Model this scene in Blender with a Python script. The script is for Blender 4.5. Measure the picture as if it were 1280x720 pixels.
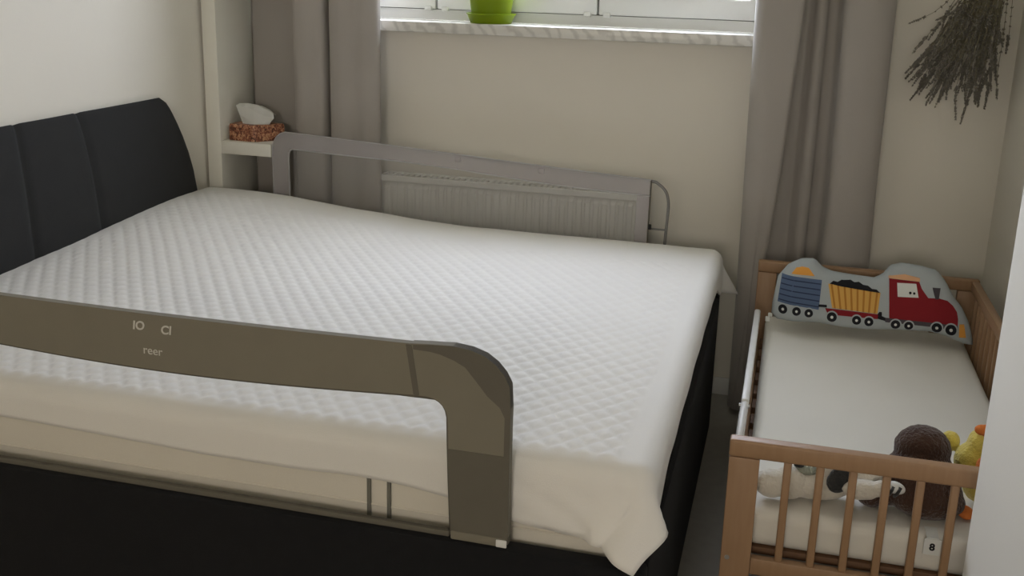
import bpy, bmesh, math, random
from mathutils import Vector, Matrix, noise

random.seed(7)
for o in list(bpy.data.objects):
    bpy.data.objects.remove(o)
S = bpy.context.scene
COL = S.collection

# ------------------------------------------------------------------ camera
cam = bpy.data.cameras.new('camera')
cam_o = bpy.data.objects.new('camera', cam)
COL.objects.link(cam_o)
right = Vector((0.9655698, 0.2586595, 0.0277529))
down = Vector((0.0937639, -0.2465227, -0.9645905))
fwd = Vector((-0.2426588, 0.9339817, -0.2622878))
m = Matrix.Identity(4)
for i in range(3):
    m[i][0], m[i][1], m[i][2] = right[i], -down[i], -fwd[i]
m.translation = (0, 0, 1.6)
cam_o.matrix_world = m
cam.sensor_width = 36.0
cam.lens = 1316.77 / 1280 * 36.0
cam.shift_y = -(360 - 321.75) / 1280
cam.clip_start = 0.02
S.camera = cam_o

# ------------------------------------------------------------------ sky, exposure
SKY = 19.0
world = bpy.data.worlds.new('overcast_sky')
S.world = world
world.use_nodes = True
wn = world.node_tree
wn.nodes.clear()
wo = wn.nodes.new('ShaderNodeOutputWorld')
bg = wn.nodes.new('ShaderNodeBackground')
geo = wn.nodes.new('ShaderNodeTexCoord')
sep = wn.nodes.new('ShaderNodeSeparateXYZ')
ramp = wn.nodes.new('ShaderNodeValToRGB')
ramp.color_ramp.elements[0].position = 0.49
ramp.color_ramp.elements[0].color = (0.34, 0.35, 0.33, 1)
ramp.color_ramp.elements[1].position = 0.52
ramp.color_ramp.elements[1].color = (0.92, 0.96, 1.16, 1)
mp = wn.nodes.new('ShaderNodeMath'); mp.operation = 'MULTIPLY_ADD'
mp.inputs[1].default_value = 0.5; mp.inputs[2].default_value = 0.5
wn.links.new(geo.outputs['Generated'], sep.inputs[0])
wn.links.new(sep.outputs['Z'], mp.inputs[0])
wn.links.new(mp.outputs[0], ramp.inputs[0])
wn.links.new(ramp.outputs[0], bg.inputs['Color'])
bg.inputs['Strength'].default_value = SKY
wn.links.new(bg.outputs[0], wo.inputs['Surface'])

# portal: only guides the sky light through the window opening
pl = bpy.data.lights.new('window_portal', 'AREA')
pl.shape = 'RECTANGLE'; pl.size = 1.90; pl.size_y = 1.05
pl.cycles.is_portal = True
po = bpy.data.objects.new('window_portal', pl)
COL.objects.link(po)
po.location = (-1.005, 4.34, 1.92)
po.rotation_euler = (math.radians(-90), 0, 0)

pl2 = bpy.data.lights.new('fill_window_portal', 'AREA')  # portal for the added fill window, out of view
pl2.shape = 'RECTANGLE'; pl2.size = 1.20; pl2.size_y = 0.95
pl2.cycles.is_portal = True
po2 = bpy.data.objects.new('fill_window_portal', pl2)
COL.objects.link(po2)
po2.location = (-0.30, -2.69, 1.80)
po2.rotation_euler = (math.radians(90), 0, 0)

S.view_settings.view_transform = 'Standard'
S.view_settings.look = 'None'
S.view_settings.gamma = 1.0
S.view_settings.use_curve_mapping = False
S.view_settings.exposure = 0.0

# ------------------------------------------------------------------ materials
def mat(name, col, rough=0.8, col2=None, cscale=8.0, bump=0.0, bscale=60.0, sheen=0.0,
        spec=0.3, metal=0.0, translucent=0.0, alpha=None, stretch=None, detail=4.0):
    M = bpy.data.materials.new(name); M.use_nodes = True
    nt = M.node_tree; N = nt.nodes; L = nt.links
    b = N['Principled BSDF']; out = N['Material Output']
    b.inputs['Roughness'].default_value = rough
    b.inputs['Specular IOR Level'].default_value = spec
    b.inputs['Metallic'].default_value = metal
    b.inputs['Base Color'].default_value = (*col, 1)
    if sheen:
        b.inputs['Sheen Weight'].default_value = sheen
    tc = N.new('ShaderNodeTexCoord'); mpn = N.new('ShaderNodeMapping')
    L.new(tc.outputs['Object'], mpn.inputs[0])
    if stretch: mpn.inputs['Scale'].default_value = stretch
    n1 = N.new('ShaderNodeTexNoise'); n1.inputs['Scale'].default_value = cscale
    n1.inputs['Detail'].default_value = detail
    L.new(mpn.outputs[0], n1.inputs['Vector'])
    mx = N.new('ShaderNodeMix'); mx.data_type = 'RGBA'
    c2 = col2 if col2 else tuple(c * 0.93 for c in col)
    mx.inputs['A'].default_value = (*col, 1); mx.inputs['B'].default_value = (*c2, 1)
    L.new(n1.outputs['Fac'], mx.inputs['Factor'])
    L.new(mx.outputs['Result'], b.inputs['Base Color'])
    if bump:
        n2 = N.new('ShaderNodeTexNoise'); n2.inputs['Scale'].default_value = bscale
        n2.inputs['Detail'].default_value = 3
        L.new(mpn.outputs[0], n2.inputs['Vector'])
        bp = N.new('ShaderNodeBump'); bp.inputs['Strength'].default_value = bump
        bp.inputs['Distance'].default_value = 0.01
        L.new(n2.outputs['Fac'], bp.inputs['Height'])
        L.new(bp.outputs[0], b.inputs['Normal'])
    last = b.outputs[0]
    if translucent:
        t = N.new('ShaderNodeBsdfTranslucent'); L.new(mx.outputs['Result'], t.inputs['Color'])
        ms = N.new('ShaderNodeMixShader'); ms.inputs[0].default_value = translucent
        L.new(last, ms.inputs[1]); L.new(t.outputs[0], ms.inputs[2]); last = ms.outputs[0]
    if alpha is not None:
        t = N.new('ShaderNodeBsdfTransparent')
        ms = N.new('ShaderNodeMixShader'); ms.inputs[0].default_value = alpha
        L.new(t.outputs[0], ms.inputs[1]); L.new(last, ms.inputs[2]); last = ms.outputs[0]
    L.new(last, out.inputs['Surface'])
    return M

def glass_mat(name='window_glass', tint=(0.95, 0.97, 0.96)):
    M = bpy.data.materials.new(name); M.use_nodes = True
    nt = M.node_tree; nt.nodes.clear(); N = nt.nodes; L = nt.links
    out = N.new('ShaderNodeOutputMaterial'); t = N.new('ShaderNodeBsdfTransparent')
    g = N.new('ShaderNodeBsdfGlossy'); g.inputs['Roughness'].default_value = 0.02
    t.inputs['Color'].default_value = (*tint, 1)
    ms = N.new('ShaderNodeMixShader'); ms.inputs[0].default_value = 0.06
    L.new(t.outputs[0], ms.inputs[1]); L.new(g.outputs[0], ms.inputs[2]); L.new(ms.outputs[0], out.inputs[0])
    return M

def wood_mat():
    M = mat('beech_wood', (0.37, 0.228, 0.128), 0.45, (0.29, 0.165, 0.085), 9.0, 0.03, 120, spec=0.4, stretch=(9, 9, 1.0))
    return M

def marble_mat():
    M = bpy.data.materials.new('sill_marble'); M.use_nodes = True
    nt = M.node_tree; N = nt.nodes; L = nt.links; b = N['Principled BSDF']
    b.inputs['Roughness'].default_value = 0.3
    tc = N.new('ShaderNodeTexCoord'); mpn = N.new('ShaderNodeMapping')
    mpn.inputs['Rotation'].default_value = (0, math.radians(35), 0)
    L.new(tc.outputs['Object'], mpn.inputs[0])
    w = N.new('ShaderNodeTexWave'); w.inputs['Scale'].default_value = 6.5
    w.inputs['Distortion'].default_value = 7.0; w.inputs['Detail'].default_value = 4; w.inputs['Detail Scale'].default_value = 2.2
    L.new(mpn.outputs[0], w.inputs['Vector'])
    r = N.new('ShaderNodeValToRGB')
    r.color_ramp.elements[0].color = (0.55, 0.53, 0.49, 1); r.color_ramp.elements[0].position = 0.0
    r.color_ramp.elements[1].color = (0.70, 0.68, 0.63, 1); r.color_ramp.elements[1].position = 0.55
    L.new(w.outputs['Fac'], r.inputs[0]); L.new(r.outputs[0], b.inputs['Base Color'])
    return M

def cork_mat():
    M = bpy.data.materials.new('tissue_box_print'); M.use_nodes = True
    nt = M.node_tree; N = nt.nodes; L = nt.links; b = N['Principled BSDF']
    b.inputs['Roughness'].default_value = 0.5
    tc = N.new('ShaderNodeTexCoord'); v = N.new('ShaderNodeTexNoise')
    v.inputs['Scale'].default_value = 75; v.inputs['Detail'].default_value = 3; v.inputs['Distortion'].default_value = 1.2
    L.new(tc.outputs['Object'], v.inputs['Vector'])
    r = N.new('ShaderNodeValToRGB')
    e = r.color_ramp.elements
    e[0].color = (0.06, 0.018, 0.010, 1); e[0].position = 0.36
    e[1].color = (0.62, 0.36, 0.20, 1); e[1].position = 0.66
    e.new(0.50).color = (0.30, 0.10, 0.05, 1)
    L.new(v.outputs['Fac'], r.inputs[0]); L.new(r.outputs[0], b.inputs['Base Color'])
    return M

MT = {
    'wall': mat('wall_paint', (0.79, 0.745, 0.655), 0.9, (0.76, 0.715, 0.625), 3.0, 0.04, 160),
    'wall_lit_white': mat('lit_white_wall_paint', (0.90, 0.865, 0.785), 0.85, (0.875, 0.84, 0.76), 3.0, 0.03, 160),  # white panel, made paler in colour to stand in for brighter window light
    'ceiling': mat('ceiling_paint', (0.85, 0.83, 0.78), 0.9, None, 3.0, 0.03, 160),
    'floor': mat('floor_carpet', (0.40, 0.375, 0.33), 0.95, (0.32, 0.30, 0.265), 30, 0.4, 350),
    'white_paint': mat('white_lacquer', (0.76, 0.755, 0.73), 0.4, None, 5, 0.0),
    'frame_white': mat('window_plastic', (0.80, 0.81, 0.79), 0.35, None, 5, 0.0),
    'grey_seal': mat('grey_seal', (0.16, 0.16, 0.15), 0.6),
    'glass': glass_mat(),
    'fill_glass': glass_mat('fill_tint_glass', (0.97, 0.91, 0.78)),  # tint made up to warm the light of the added window
    'marble': marble_mat(),
    'curtain': mat('curtain_cloth', (0.435, 0.400, 0.362), 0.9, (0.395, 0.362, 0.328), 6, 0.12, 500, sheen=0.2, translucent=0.10),
    'shelf': mat('shelf_laminate', (0.82, 0.795, 0.71), 0.5, None, 6, 0.02, 90),
    'tissue': mat('tissue_paper', (0.82, 0.81, 0.77), 0.9, None, 10, 0.1, 60, translucent=0.25),
    'cork': cork_mat(),
    'black_cloth': mat('black_upholstery', (0.013, 0.013, 0.014), 0.85, (0.009, 0.009, 0.010), 30, 0.25, 600, sheen=0.05, spec=0.15),
    'charcoal_cloth': mat('charcoal_upholstery', (0.027, 0.027, 0.027), 0.85, (0.018, 0.018, 0.018), 14, 0.25, 500, sheen=0.06, spec=0.2),
    'mattress': mat('mattress_ticking', (0.73, 0.685, 0.60), 0.85, (0.70, 0.655, 0.57), 8, 0.06, 300),
    'tape': mat('grey_tape', (0.16, 0.155, 0.13), 0.8, None, 20, 0.05, 300),
    'sheet': mat('quilted_cotton', (0.81, 0.785, 0.745), 0.9, (0.785, 0.76, 0.72), 12, 0.10, 420, sheen=0.1),
    'rail_cloth': mat('rail_cloth', (0.245, 0.222, 0.172), 0.85, (0.218, 0.197, 0.153), 14, 0.15, 600, sheen=0.1, translucent=0.12),
    'rail_dark': mat('rail_binding', (0.140, 0.127, 0.100), 0.85, (0.12, 0.109, 0.087), 18, 0.12, 600),
    'rail_mesh': mat('clear_net', (0.30, 0.28, 0.24), 0.9, None, 30, 0, alpha=0.05),
    'print': mat('white_print', (0.62, 0.60, 0.55), 0.7),
    'far_mesh': mat('lilac_net', (0.52, 0.50, 0.49), 0.9, None, 30, 0, alpha=0.33, translucent=0.35),
    'far_band': mat('lilac_grey_cloth', (0.58, 0.545, 0.545), 0.9, (0.55, 0.515, 0.52), 20, 0.05, 500, alpha=0.55, translucent=0.25),
    'far_hem': mat('pale_hem', (0.60, 0.585, 0.59), 0.8, None, 20, 0, translucent=0.3),
    'clear_sleeve': mat('clear_plastic_sleeve', (0.42, 0.42, 0.40), 0.4, None, 20, 0, alpha=0.16),
    'grey_metal': mat('grey_metal', (0.22, 0.21, 0.20), 0.4, None, 20, 0, metal=0.4),
    'steel': mat('steel', (0.55, 0.55, 0.55), 0.3, None, 20, 0, metal=0.9),
    'rad': mat('radiator_enamel', (0.72, 0.71, 0.66), 0.4, None, 6, 0),
    'green': mat('green_plastic', (0.34, 0.46, 0.015), 0.35, (0.29, 0.40, 0.012), 4, 0, translucent=0.42),
    'soil': mat('potting_soil', (0.03, 0.02, 0.012), 0.95, (0.06, 0.04, 0.025), 60, 0.6, 80),
    'lav_stem': mat('dried_stem', (0.20, 0.18, 0.11), 0.9, (0.27, 0.235, 0.15), 30, 0),
    'lav_bud': mat('dried_lavender', (0.25, 0.22, 0.205), 0.95, (0.135, 0.128, 0.088), 60, 0),
    'twine': mat('jute_twine', (0.35, 0.26, 0.15), 0.9, None, 80, 0.2, 300),
    'wood': wood_mat(),
    'slat': mat('dark_ply', (0.16, 0.085, 0.045), 0.6, None, 9, 0.02, 100),
    'cot_sheet': mat('cream_jersey', (0.74, 0.71, 0.64), 0.9, (0.70, 0.67, 0.60), 6, 0.08, 400),
    'rubber': mat('black_rubber', (0.015, 0.015, 0.015), 0.6),
    'pillow': mat('pale_blue_grey_cotton', (0.43, 0.465, 0.475), 0.9, (0.40, 0.435, 0.45), 20, 0.12, 400),
    'p_blue': mat('blue_felt', (0.10, 0.145, 0.245), 0.9, None, 30, 0.15, 400),
    'p_navy': mat('navy_stitch', (0.035, 0.05, 0.10), 0.9),
    'p_orange': mat('orange_felt', (0.78, 0.36, 0.07), 0.9, None, 30, 0.15, 400),
    'p_peach': mat('peach_felt', (0.72, 0.40, 0.22), 0.9, None, 30, 0.1, 400),
    'p_tan': mat('yellow_corduroy', (0.70, 0.40, 0.10), 0.9, None, 30, 0.1, 400),
    'p_amber': mat('amber_stripe', (0.48, 0.21, 0.04), 0.9),
    'p_red': mat('red_felt', (0.24, 0.014, 0.020), 0.9, None, 30, 0.15, 400),
    'p_black': mat('black_felt', (0.014, 0.014, 0.018), 0.9),
    'p_grey': mat('dark_grey_felt', (0.075, 0.065, 0.075), 0.9),
    'p_white': mat('white_felt', (0.74, 0.75, 0.72), 0.9),
    'plush_brown': mat('brown_plush', (0.075, 0.035, 0.020), 0.95, (0.038, 0.017, 0.010), 60, 0.8, 160, sheen=0.25),
    'plush_white': mat('cream_plush', (0.68, 0.635, 0.55), 0.95, (0.60, 0.56, 0.48), 40, 0.5, 160, sheen=0.3),
    'plush_grey': mat('dark_grey_plush', (0.035, 0.036, 0.036), 0.95, (0.025, 0.025, 0.025), 60, 0.5, 160, sheen=0.2),
    'plush_sage': mat('sage_grey_plush', (0.30, 0.32, 0.26), 0.95, None, 50, 0.5, 160),
    'plush_yellow': mat('yellow_plush', (0.78, 0.62, 0.11), 0.95, (0.68, 0.56, 0.13), 50, 0.5, 160, sheen=0.3),
    'plush_orange': mat('orange_plush', (0.75, 0.22, 0.05), 0.95, None, 50, 0.5, 160),
}

# ------------------------------------------------------------------ helpers
WL = {}      # world location of every object that may be a parent

def tag(o, label=None, cat=None, group=None, kind=None):
    if label: o['label'] = label
    if cat: o['category'] = cat
    if group: o['group'] = group
    if kind: o['kind'] = kind
    return o

def thing(name, label, cat, loc, group=None):
    o = bpy.data.objects.new(name, None); COL.objects.link(o)
    o.location = loc; o.empty_display_size = 0.05
    WL[o.name] = Vector(loc)
    return tag(o, label, cat, group)

def link_mesh(name, me, material, parent=None, loc=(0, 0, 0)):
    o = bpy.data.objects.new(name, me); COL.objects.link(o)
    loc = Vector(loc); WL[o.name] = loc.copy()
    if parent is not None:
        o.parent = parent; o.location = loc - WL[parent.name]
    else:
        o.location = loc
    if material is not None and len(me.materials) == 0:
        me.materials.append(MT[material])
    return o

def finish(name, bm, material, parent=None, smooth=False, angle=None):
    """bmesh in world coordinates -> one object with its origin at its centre"""
    lo = Vector((min(v.co.x for v in bm.verts), min(v.co.y for v in bm.verts), min(v.co.z for v in bm.verts)))
    hi = Vector((max(v.co.x for v in bm.verts), max(v.co.y for v in bm.verts), max(v.co.z for v in bm.verts)))
    c = (lo + hi) / 2
    bmesh.ops.translate(bm, verts=bm.verts, vec=-c)
    bmesh.ops.recalc_face_normals(bm, faces=bm.faces)
    if smooth:
        for f in bm.faces: f.smooth = True
        if angle is not None:
            for e in bm.edges:
                if len(e.link_faces) == 2 and e.calc_face_angle(0) > math.radians(angle): e.smooth = False
    me = bpy.data.meshes.new(name); bm.to_mesh(me); bm.free()
    return link_mesh(name, me, material, parent, c)

def bx(bm, x0, x1, y0, y1, z0, z1, bevel=0.0, seg=2):
    r = bmesh.ops.create_cube(bm, size=1.0)
    vs = r['verts']
    for v in vs:
        v.co = Vector(((x0 + x1) / 2 + v.co.x * (x1 - x0), (y0 + y1) / 2 + v.co.y * (y1 - y0), (z0 + z1) / 2 + v.co.z * (z1 - z0)))
    if bevel > 0:
        es = list({e for v in vs for e in v.link_edges})
        bmesh.ops.bevel(bm, geom=es, offset=bevel, segments=seg, profile=0.5, affect='EDGES')
    return bm

def box(name, x0, x1, y0, y1, z0, z1, material, parent=None, bevel=0.0, seg=2):
    bm = bmesh.new(); bx(bm, x0, x1, y0, y1, z0, z1, bevel, seg)
    return finish(name, bm, material, parent, smooth=bevel > 0, angle=40)

def tube(bm, pts, r, n=8, caps=True):
    pts = [Vector(p) for p in pts]
    rs = r if isinstance(r, (list, tuple)) else [r] * len(pts)
    rings = []
    up = Vector((0.13, 0.21, 0.97))
    for i, p in enumerate(pts):
        d = (pts[min(i + 1, len(pts) - 1)] - pts[max(i - 1, 0)]).normalized()
        a = d.cross(up)
        if a.length < 0.05: a = d.cross(Vector((1, 0, 0)))
        a.normalize(); b = d.cross(a)
        rings.append([bm.verts.new(p + (a * math.cos(t) + b * math.sin(t)) * rs[i]) for t in [2 * math.pi * k / n for k in range(n)]])
    for A, B in zip(rings, rings[1:]):
        for k in range(n):
            bm.faces.new((A[k], A[(k + 1) % n], B[(k + 1) % n], B[k]))
    if caps:
        bm.faces.new(rings[0]); bm.faces.new(rings[-1])
    return bm

def lathe(bm, prof, c, n=40, close=True):
    rings = []
    for (r, z) in prof:
        rings.append([bm.verts.new((c[0] + r * math.cos(2 * math.pi * k / n), c[1] + r * math.sin(2 * math.pi * k / n), z)) for k in range(n)])
    for A, B in zip(rings, rings[1:]):
        for k in range(n):
            bm.faces.new((A[k], A[(k + 1) % n], B[(k + 1) % n], B[k]))
    if close:
        bm.faces.new(rings[0]); bm.faces.new(rings[-1])
    return bm

def ss(a, b, x):
    t = max(0.0, min(1.0, (x - a) / (b - a)))
    return t * t * (3 - 2 * t)

def lerp_table(tab, x):
    if x <= tab[0][0]: return tab[0][1]
    for (a, va), (b, vb) in zip(tab, tab[1:]):
        if x <= b: return va + (vb - va) * (x - a) / (b - a)
    return tab[-1][1]

def catmull(pts, n):
    out = []
    P = [pts[0]] + list(pts) + [pts[-1]]
    for i in range(1, len(P) - 2):
        p0, p1, p2, p3 = [Vector(q) for q in P[i - 1:i + 3]]
        for k in range(n):
            t = k / n
            out.append(0.5 * ((2 * p1) + (p2 - p0) * t + (2 * p0 - 5 * p1 + 4 * p2 - p3) * t * t + (3 * p1 - p0 - 3 * p2 + p3) * t ** 3))
    out.append(Vector(P[-2]))
    return out

def prism_xz(bm, outline, y0, y1, bevel=0.0):
    """outline of (x, z), extruded from y0 to y1"""
    vs = [bm.verts.new((x, y0, z)) for x, z in outline]
    f = bm.faces.new(vs)
    r = bmesh.ops.extrude_face_region(bm, geom=[f])
    bmesh.ops.translate(bm, verts=[g for g in r['geom'] if isinstance(g, bmesh.types.BMVert)], vec=(0, y1 - y0, 0))
    if bevel:
        bmesh.ops.recalc_face_normals(bm, faces=bm.faces)
        es = [e for e in bm.edges if abs(e.verts[0].co.y - e.verts[1].co.y) < 1e-6]
        bmesh.ops.bevel(bm, geom=es, offset=bevel, segments=2, profile=0.5, affect='EDGES')
    return bm

def ring_prism(bm, outer, inner, y0, y1):
    """strip between two equally long (x, z) polylines, given thickness in y"""
    n = len(outer); g = []
    for (a, b) in zip(outer, inner):
        g.append([bm.verts.new((a[0], y0, a[1])), bm.verts.new((b[0], y0, b[1])), bm.verts.new((b[0], y1, b[1])), bm.verts.new((a[0], y1, a[1]))])
    for A, B in zip(g, g[1:]):
        for k in range(4):
            bm.faces.new((A[k], A[(k + 1) % 4], B[(k + 1) % 4], B[k]))
    bm.faces.new(g[0]); bm.faces.new(g[-1])
    return bm

def baked(o):
    dg = bpy.context.evaluated_depsgraph_get()
    me = bpy.data.meshes.new_from_object(o.evaluated_get(dg))
    return me

def blob(name, parts, material, parent=None, voxel=0.006, smooth_it=6, fuzz=0.0):
    """soft toy surface: overlapping ellipsoids fused into one continuous skin"""
    bm = bmesh.new()
    for (c, r, *rot) in parts:
        M4 = Matrix.Translation(c)
        if rot: M4 = M4 @ Matrix.Rotation(math.radians(rot[0][1]), 4, 'Y') @ Matrix.Rotation(math.radians(rot[0][2]), 4, 'Z') @ Matrix.Rotation(math.radians(rot[0][0]), 4, 'X')
        M4 = M4 @ Matrix.Diagonal((*r, 1))
        bmesh.ops.create_icosphere(bm, subdivisions=3, radius=1.0, matrix=M4)
    me = bpy.data.meshes.new('tmp'); bm.to_mesh(me); bm.free()
    o = bpy.data.objects.new('tmp', me); COL.objects.link(o)
    md = o.modifiers.new('r', 'REMESH'); md.mode = 'VOXEL'; md.voxel_size = voxel
    sm = o.modifiers.new('s', 'SMOOTH'); sm.iterations = smooth_it; sm.factor = 0.5
    bpy.context.view_layer.update()
    me2 = baked(o)
    bpy.data.objects.remove(o)
    b2 = bmesh.new(); b2.from_mesh(me2)
    if fuzz:
        b2.normal_update()
        for v in b2.verts:
            v.co += v.normal * fuzz * noise.noise(v.co * 90)
    return finish(name, b2, material, parent, smooth=True)

def text_mesh(name, body, size, x, z, y, material, parent, slant=0.0, roll=0.0, bold=0.0):
    cu = bpy.data.curves.new('t', 'FONT'); cu.body = body; cu.size = size; cu.extrude = 0.0004
    cu.shear = slant; cu.offset = bold; cu.align_x = 'CENTER'; cu.align_y = 'CENTER'
    o = bpy.data.objects.new('t', cu); COL.objects.link(o)
    bpy.context.view_layer.update()
    me = baked(o); bpy.data.objects.remove(o)
    Mx = Matrix.Translation((x, y, z)) @ Matrix.Rotation(roll, 4, 'Y') @ Matrix.Rotation(math.radians(90), 4, 'X')
    bm = bmesh.new(); bm.from_mesh(me); bm.transform(Mx)
    return finish(name, bm, material, parent)

# ------------------------------------------------------------------ the room
XL, XR, YF, YN, ZC = -2.238, 0.73, 4.0, -2.60, 2.55
def struct(o):
    o['kind'] = 'structure'; return o
struct(box('floor', XL - 0.1, XR + 0.15, YN - 0.1, YF + 0.35, -0.08, 0.0, 'floor'))
struct(box('ceiling', XL - 0.1, XR + 0.15, YN - 0.1, YF + 0.35, ZC, ZC + 0.08, 'ceiling'))
struct(box('wall_left', XL - 0.1, XL, YN, YF, 0.0, ZC, 'wall'))
bm = bmesh.new()
NX0, NX1, NZ0, NZ1 = -0.90, 0.30, 1.325, 2.275      # unseen window added behind the camera as fill light
bx(bm, XL, NX0, YN - 0.1, YN, 0, ZC); bx(bm, NX1, XR, YN - 0.1, YN, 0, ZC)
bx(bm, NX0, NX1, YN - 0.1, YN, 0, NZ0); bx(bm, NX0, NX1, YN - 0.1, YN, NZ1, ZC)
struct(finish('wall_near', bm, 'wall'))
fill_win = thing('added_fill_window', None, None, (-0.30, YN - 0.05, NZ0)); fill_win['kind'] = 'structure'  # made-up window, there to brighten the sides that face the camera
bm = bmesh.new()
bx(bm, NX0, NX1, YN - 0.08, YN - 0.03, NZ0, NZ0 + 0.04); bx(bm, NX0, NX1, YN - 0.08, YN - 0.03, NZ1 - 0.04, NZ1)
bx(bm, NX0, NX0 + 0.04, YN - 0.08, YN - 0.03, NZ0 + 0.04, NZ1 - 0.04); bx(bm, NX1 - 0.04, NX1, YN - 0.08, YN - 0.03, NZ0 + 0.04, NZ1 - 0.04)
finish('window_frame', bm, 'frame_white', fill_win)
box('pane', NX0 + 0.04, NX1 - 0.04, YN - 0.058, YN - 0.052, NZ0 + 0.04, NZ1 - 0.04, 'fill_glass', fill_win)
struct(box('wall_right', XR, XR + 0.1, 1.962, YF, 0.0, ZC, 'wall'))
struct(box('wall_corner', 0.40, XR + 0.1, YN, 1.962, 0.0, ZC, 'wall_lit_white', bevel=0.006))
WX0, WX1, WZ0, WZ1 = -1.95, -0.06, 1.363, 2.44
bm = bmesh.new()
bx(bm, XL, WX0, YF, YF + 0.35, 0, ZC); bx(bm, WX1, XR + 0.1, YF, YF + 0.35, 0, ZC)
bx(bm, WX0, WX1, YF, YF + 0.35, 0, WZ0); bx(bm, WX0, WX1, YF, YF + 0.35, WZ1, ZC)
struct(finish('wall_far', bm, 'wall'))
struct(box('baseboard_far', XL, XR, YF - 0.014, YF, 0.0, 0.07, 'white_paint', bevel=0.004))
struct(box('baseboard_left', XL, XL + 0.014, YN, YF - 0.014, 0.0, 0.07, 'white_paint', bevel=0.004))
struct(box('baseboard_right', XR - 0.014, XR, 1.965, YF - 0.014, 0.0, 0.07, 'white_paint', bevel=0.004))

# window with three sashes
win = thing('window_1', None, None, (-1.0, 4.1, 1.403)); win['kind'] = 'structure'
FY0, FY1 = 4.10, 4.165
bm = bmesh.new()
bx(bm, WX0, WX1, FY0, FY1, 1.403, 1.443); bx(bm, WX0, WX1, FY0, FY1, WZ1 - 0.05, WZ1)
bx(bm, WX0, WX0 + 0.045, FY0, FY1, 1.443, WZ1 - 0.05); bx(bm, WX1 - 0.045, WX1, FY0, FY1, 1.443, WZ1 - 0.05)
finish('window_frame', bm, 'frame_white', win)
box('seal', WX0 + 0.045, WX1 - 0.045, FY0 + 0.012, FY1 - 0.02, 1.4425, 1.447, 'grey_seal', win)
sx = [(-1.902, -1.4055), (-1.3985, -0.7535), (-0.7465, -0.108)]
for (a, b) in sx:
    bm = bmesh.new()
    z0, z1, w = 1.446, WZ1 - 0.052, 0.075
    y0, y1 = FY0 - 0.016, FY1 - 0.015
    bx(bm, a, b, y0, y1, z0, z0 + w, 0.006); bx(bm, a, b, y0, y1, z1 - w, z1, 0.006)
    bx(bm, a, a + w, y0, y1, z0 + w - 0.004, z1 - w + 0.004, 0.004); bx(bm, b - w, b, y0, y1, z0 + w - 0.004, z1 - w + 0.004, 0.004)
    s = finish('sash', bm, 'frame_white', win, smooth=True, angle=40)
    bm = bmesh.new(); bx(bm, a + w - 0.008, b - w + 0.008, 4.122, 4.128, z0 + w - 0.008, z1 - w + 0.008)
    finish('pane', bm, 'glass', s)
for x in (-1.402, -0.75):
    box('mullion_gap', x - 0.0028, x + 0.0028, FY0 + 0.002, FY0 + 0.03, 1.447, WZ1 - 0.06, 'grey_seal', win)
for x in (-1.435, -1.365, -0.79, -0.715):
    bm = bmesh.new(); bx(bm, x - 0.014, x + 0.014, FY0 - 0.024, FY0 + 0.004, 1.438, 1.456, 0.004)
    finish('hinge_cap', bm, 'frame_white', win, smooth=True, angle=40)
box('window_sill', -1.86, -0.095, 3.90, FY0, 1.363, 1.403, 'marble', win, bevel=0.003)

# ------------------------------------------------------------------ bed
bed = thing('double_bed', 'black upholstered double bed with a curved charcoal headboard against the wall', 'bed', (-1.2, 2.7, 0))
box('side_panel', -2.20, -0.184, 1.78, 1.825, 0.0, 0.505, 'black_cloth', bed, bevel=0.008)
box('side_panel', -2.20, -0.184, 3.655, 3.697, 0.0, 0.505, 'black_cloth', bed, bevel=0.008)
box('foot_panel', -0.206, -0.182, 1.826, 3.654, 0.0, 0.50, 'black_cloth', bed, bevel=0.008)
box('base_board', -2.18, -0.208, 1.827, 3.653, 0.36, 0.395, 'slat', bed)
prof = [(-2.190, 0.10), (-2.186, 0.45), (-2.187, 0.62), (-2.190, 0.74), (-2.194, 0.83), (-2.199, 0.92), (-2.205, 0.99),
        (-2.211, 1.05), (-2.215, 1.090), (-2.219, 1.112), (-2.225, 1.120), (-2.230, 1.115), (-2.233, 1.09), (-2.234, 0.8), (-2.234, 0.10)]
HEND = [(0.1, 3.605), (0.55, 3.592), (0.743, 3.576), (0.85, 3.557), (0.93, 3.537), (1.01, 3.513), (1.07, 3.487), (1.105, 3.466), (1.13, 3.44)]
seams = [1.69, 2.30, 2.64, 2.975, 3.59]
for ya, yb in zip(seams, seams[1:]):
    bm = bmesh.new(); cols = []
    n = 18
    for i in range(n + 1):
        t = 0.5 - 0.5 * math.cos(math.pi * i / n); y = ya + (yb - ya) * t
        d = min(y - ya, yb - y)
        outer_l = ya == seams[0] and t < 0.5; outer_r = yb == seams[-1] and t > 0.5
        pinch = 0.007 * (1 - ss(0, 0.022, d))
        top = 0.0
        if outer_l or outer_r:
            pinch = 0.010 * (1 - ss(0, 0.02, d)); top = 0.050 * (1 - ss(0, 0.085, d)) ** 2
        ring = []
        for k, (x, z) in enumerate(prof):
            f = 1.0 if 0 < k < 11 else 0.0
            zz = z - top * ss(0.8, 1.10, z)
            yy = 2.64 + (y - 2.64) * (lerp_table(HEND, z) - 2.64) / (3.59 - 2.64)
            bulge = 0.004 * math.sin(math.pi * t) * f
            ring.append(bm.verts.new((x - pinch * f + bulge, yy, zz - (pinch * 0.6 if 7 < k < 12 else 0))))
        cols.append(ring)
    # extra loops close to the seams
    for A, B in zip(cols, cols[1:]):
        for k in range(len(prof)):
            k2 = (k + 1) % len(prof)
            bm.faces.new((A[k], A[k2], B[k2], B[k]))
    bm.faces.new(cols[0]); bm.faces.new(cols[-1])
    o = finish('headboard_panel', bm, 'charcoal_cloth', bed, smooth=True, angle=60)

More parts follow.
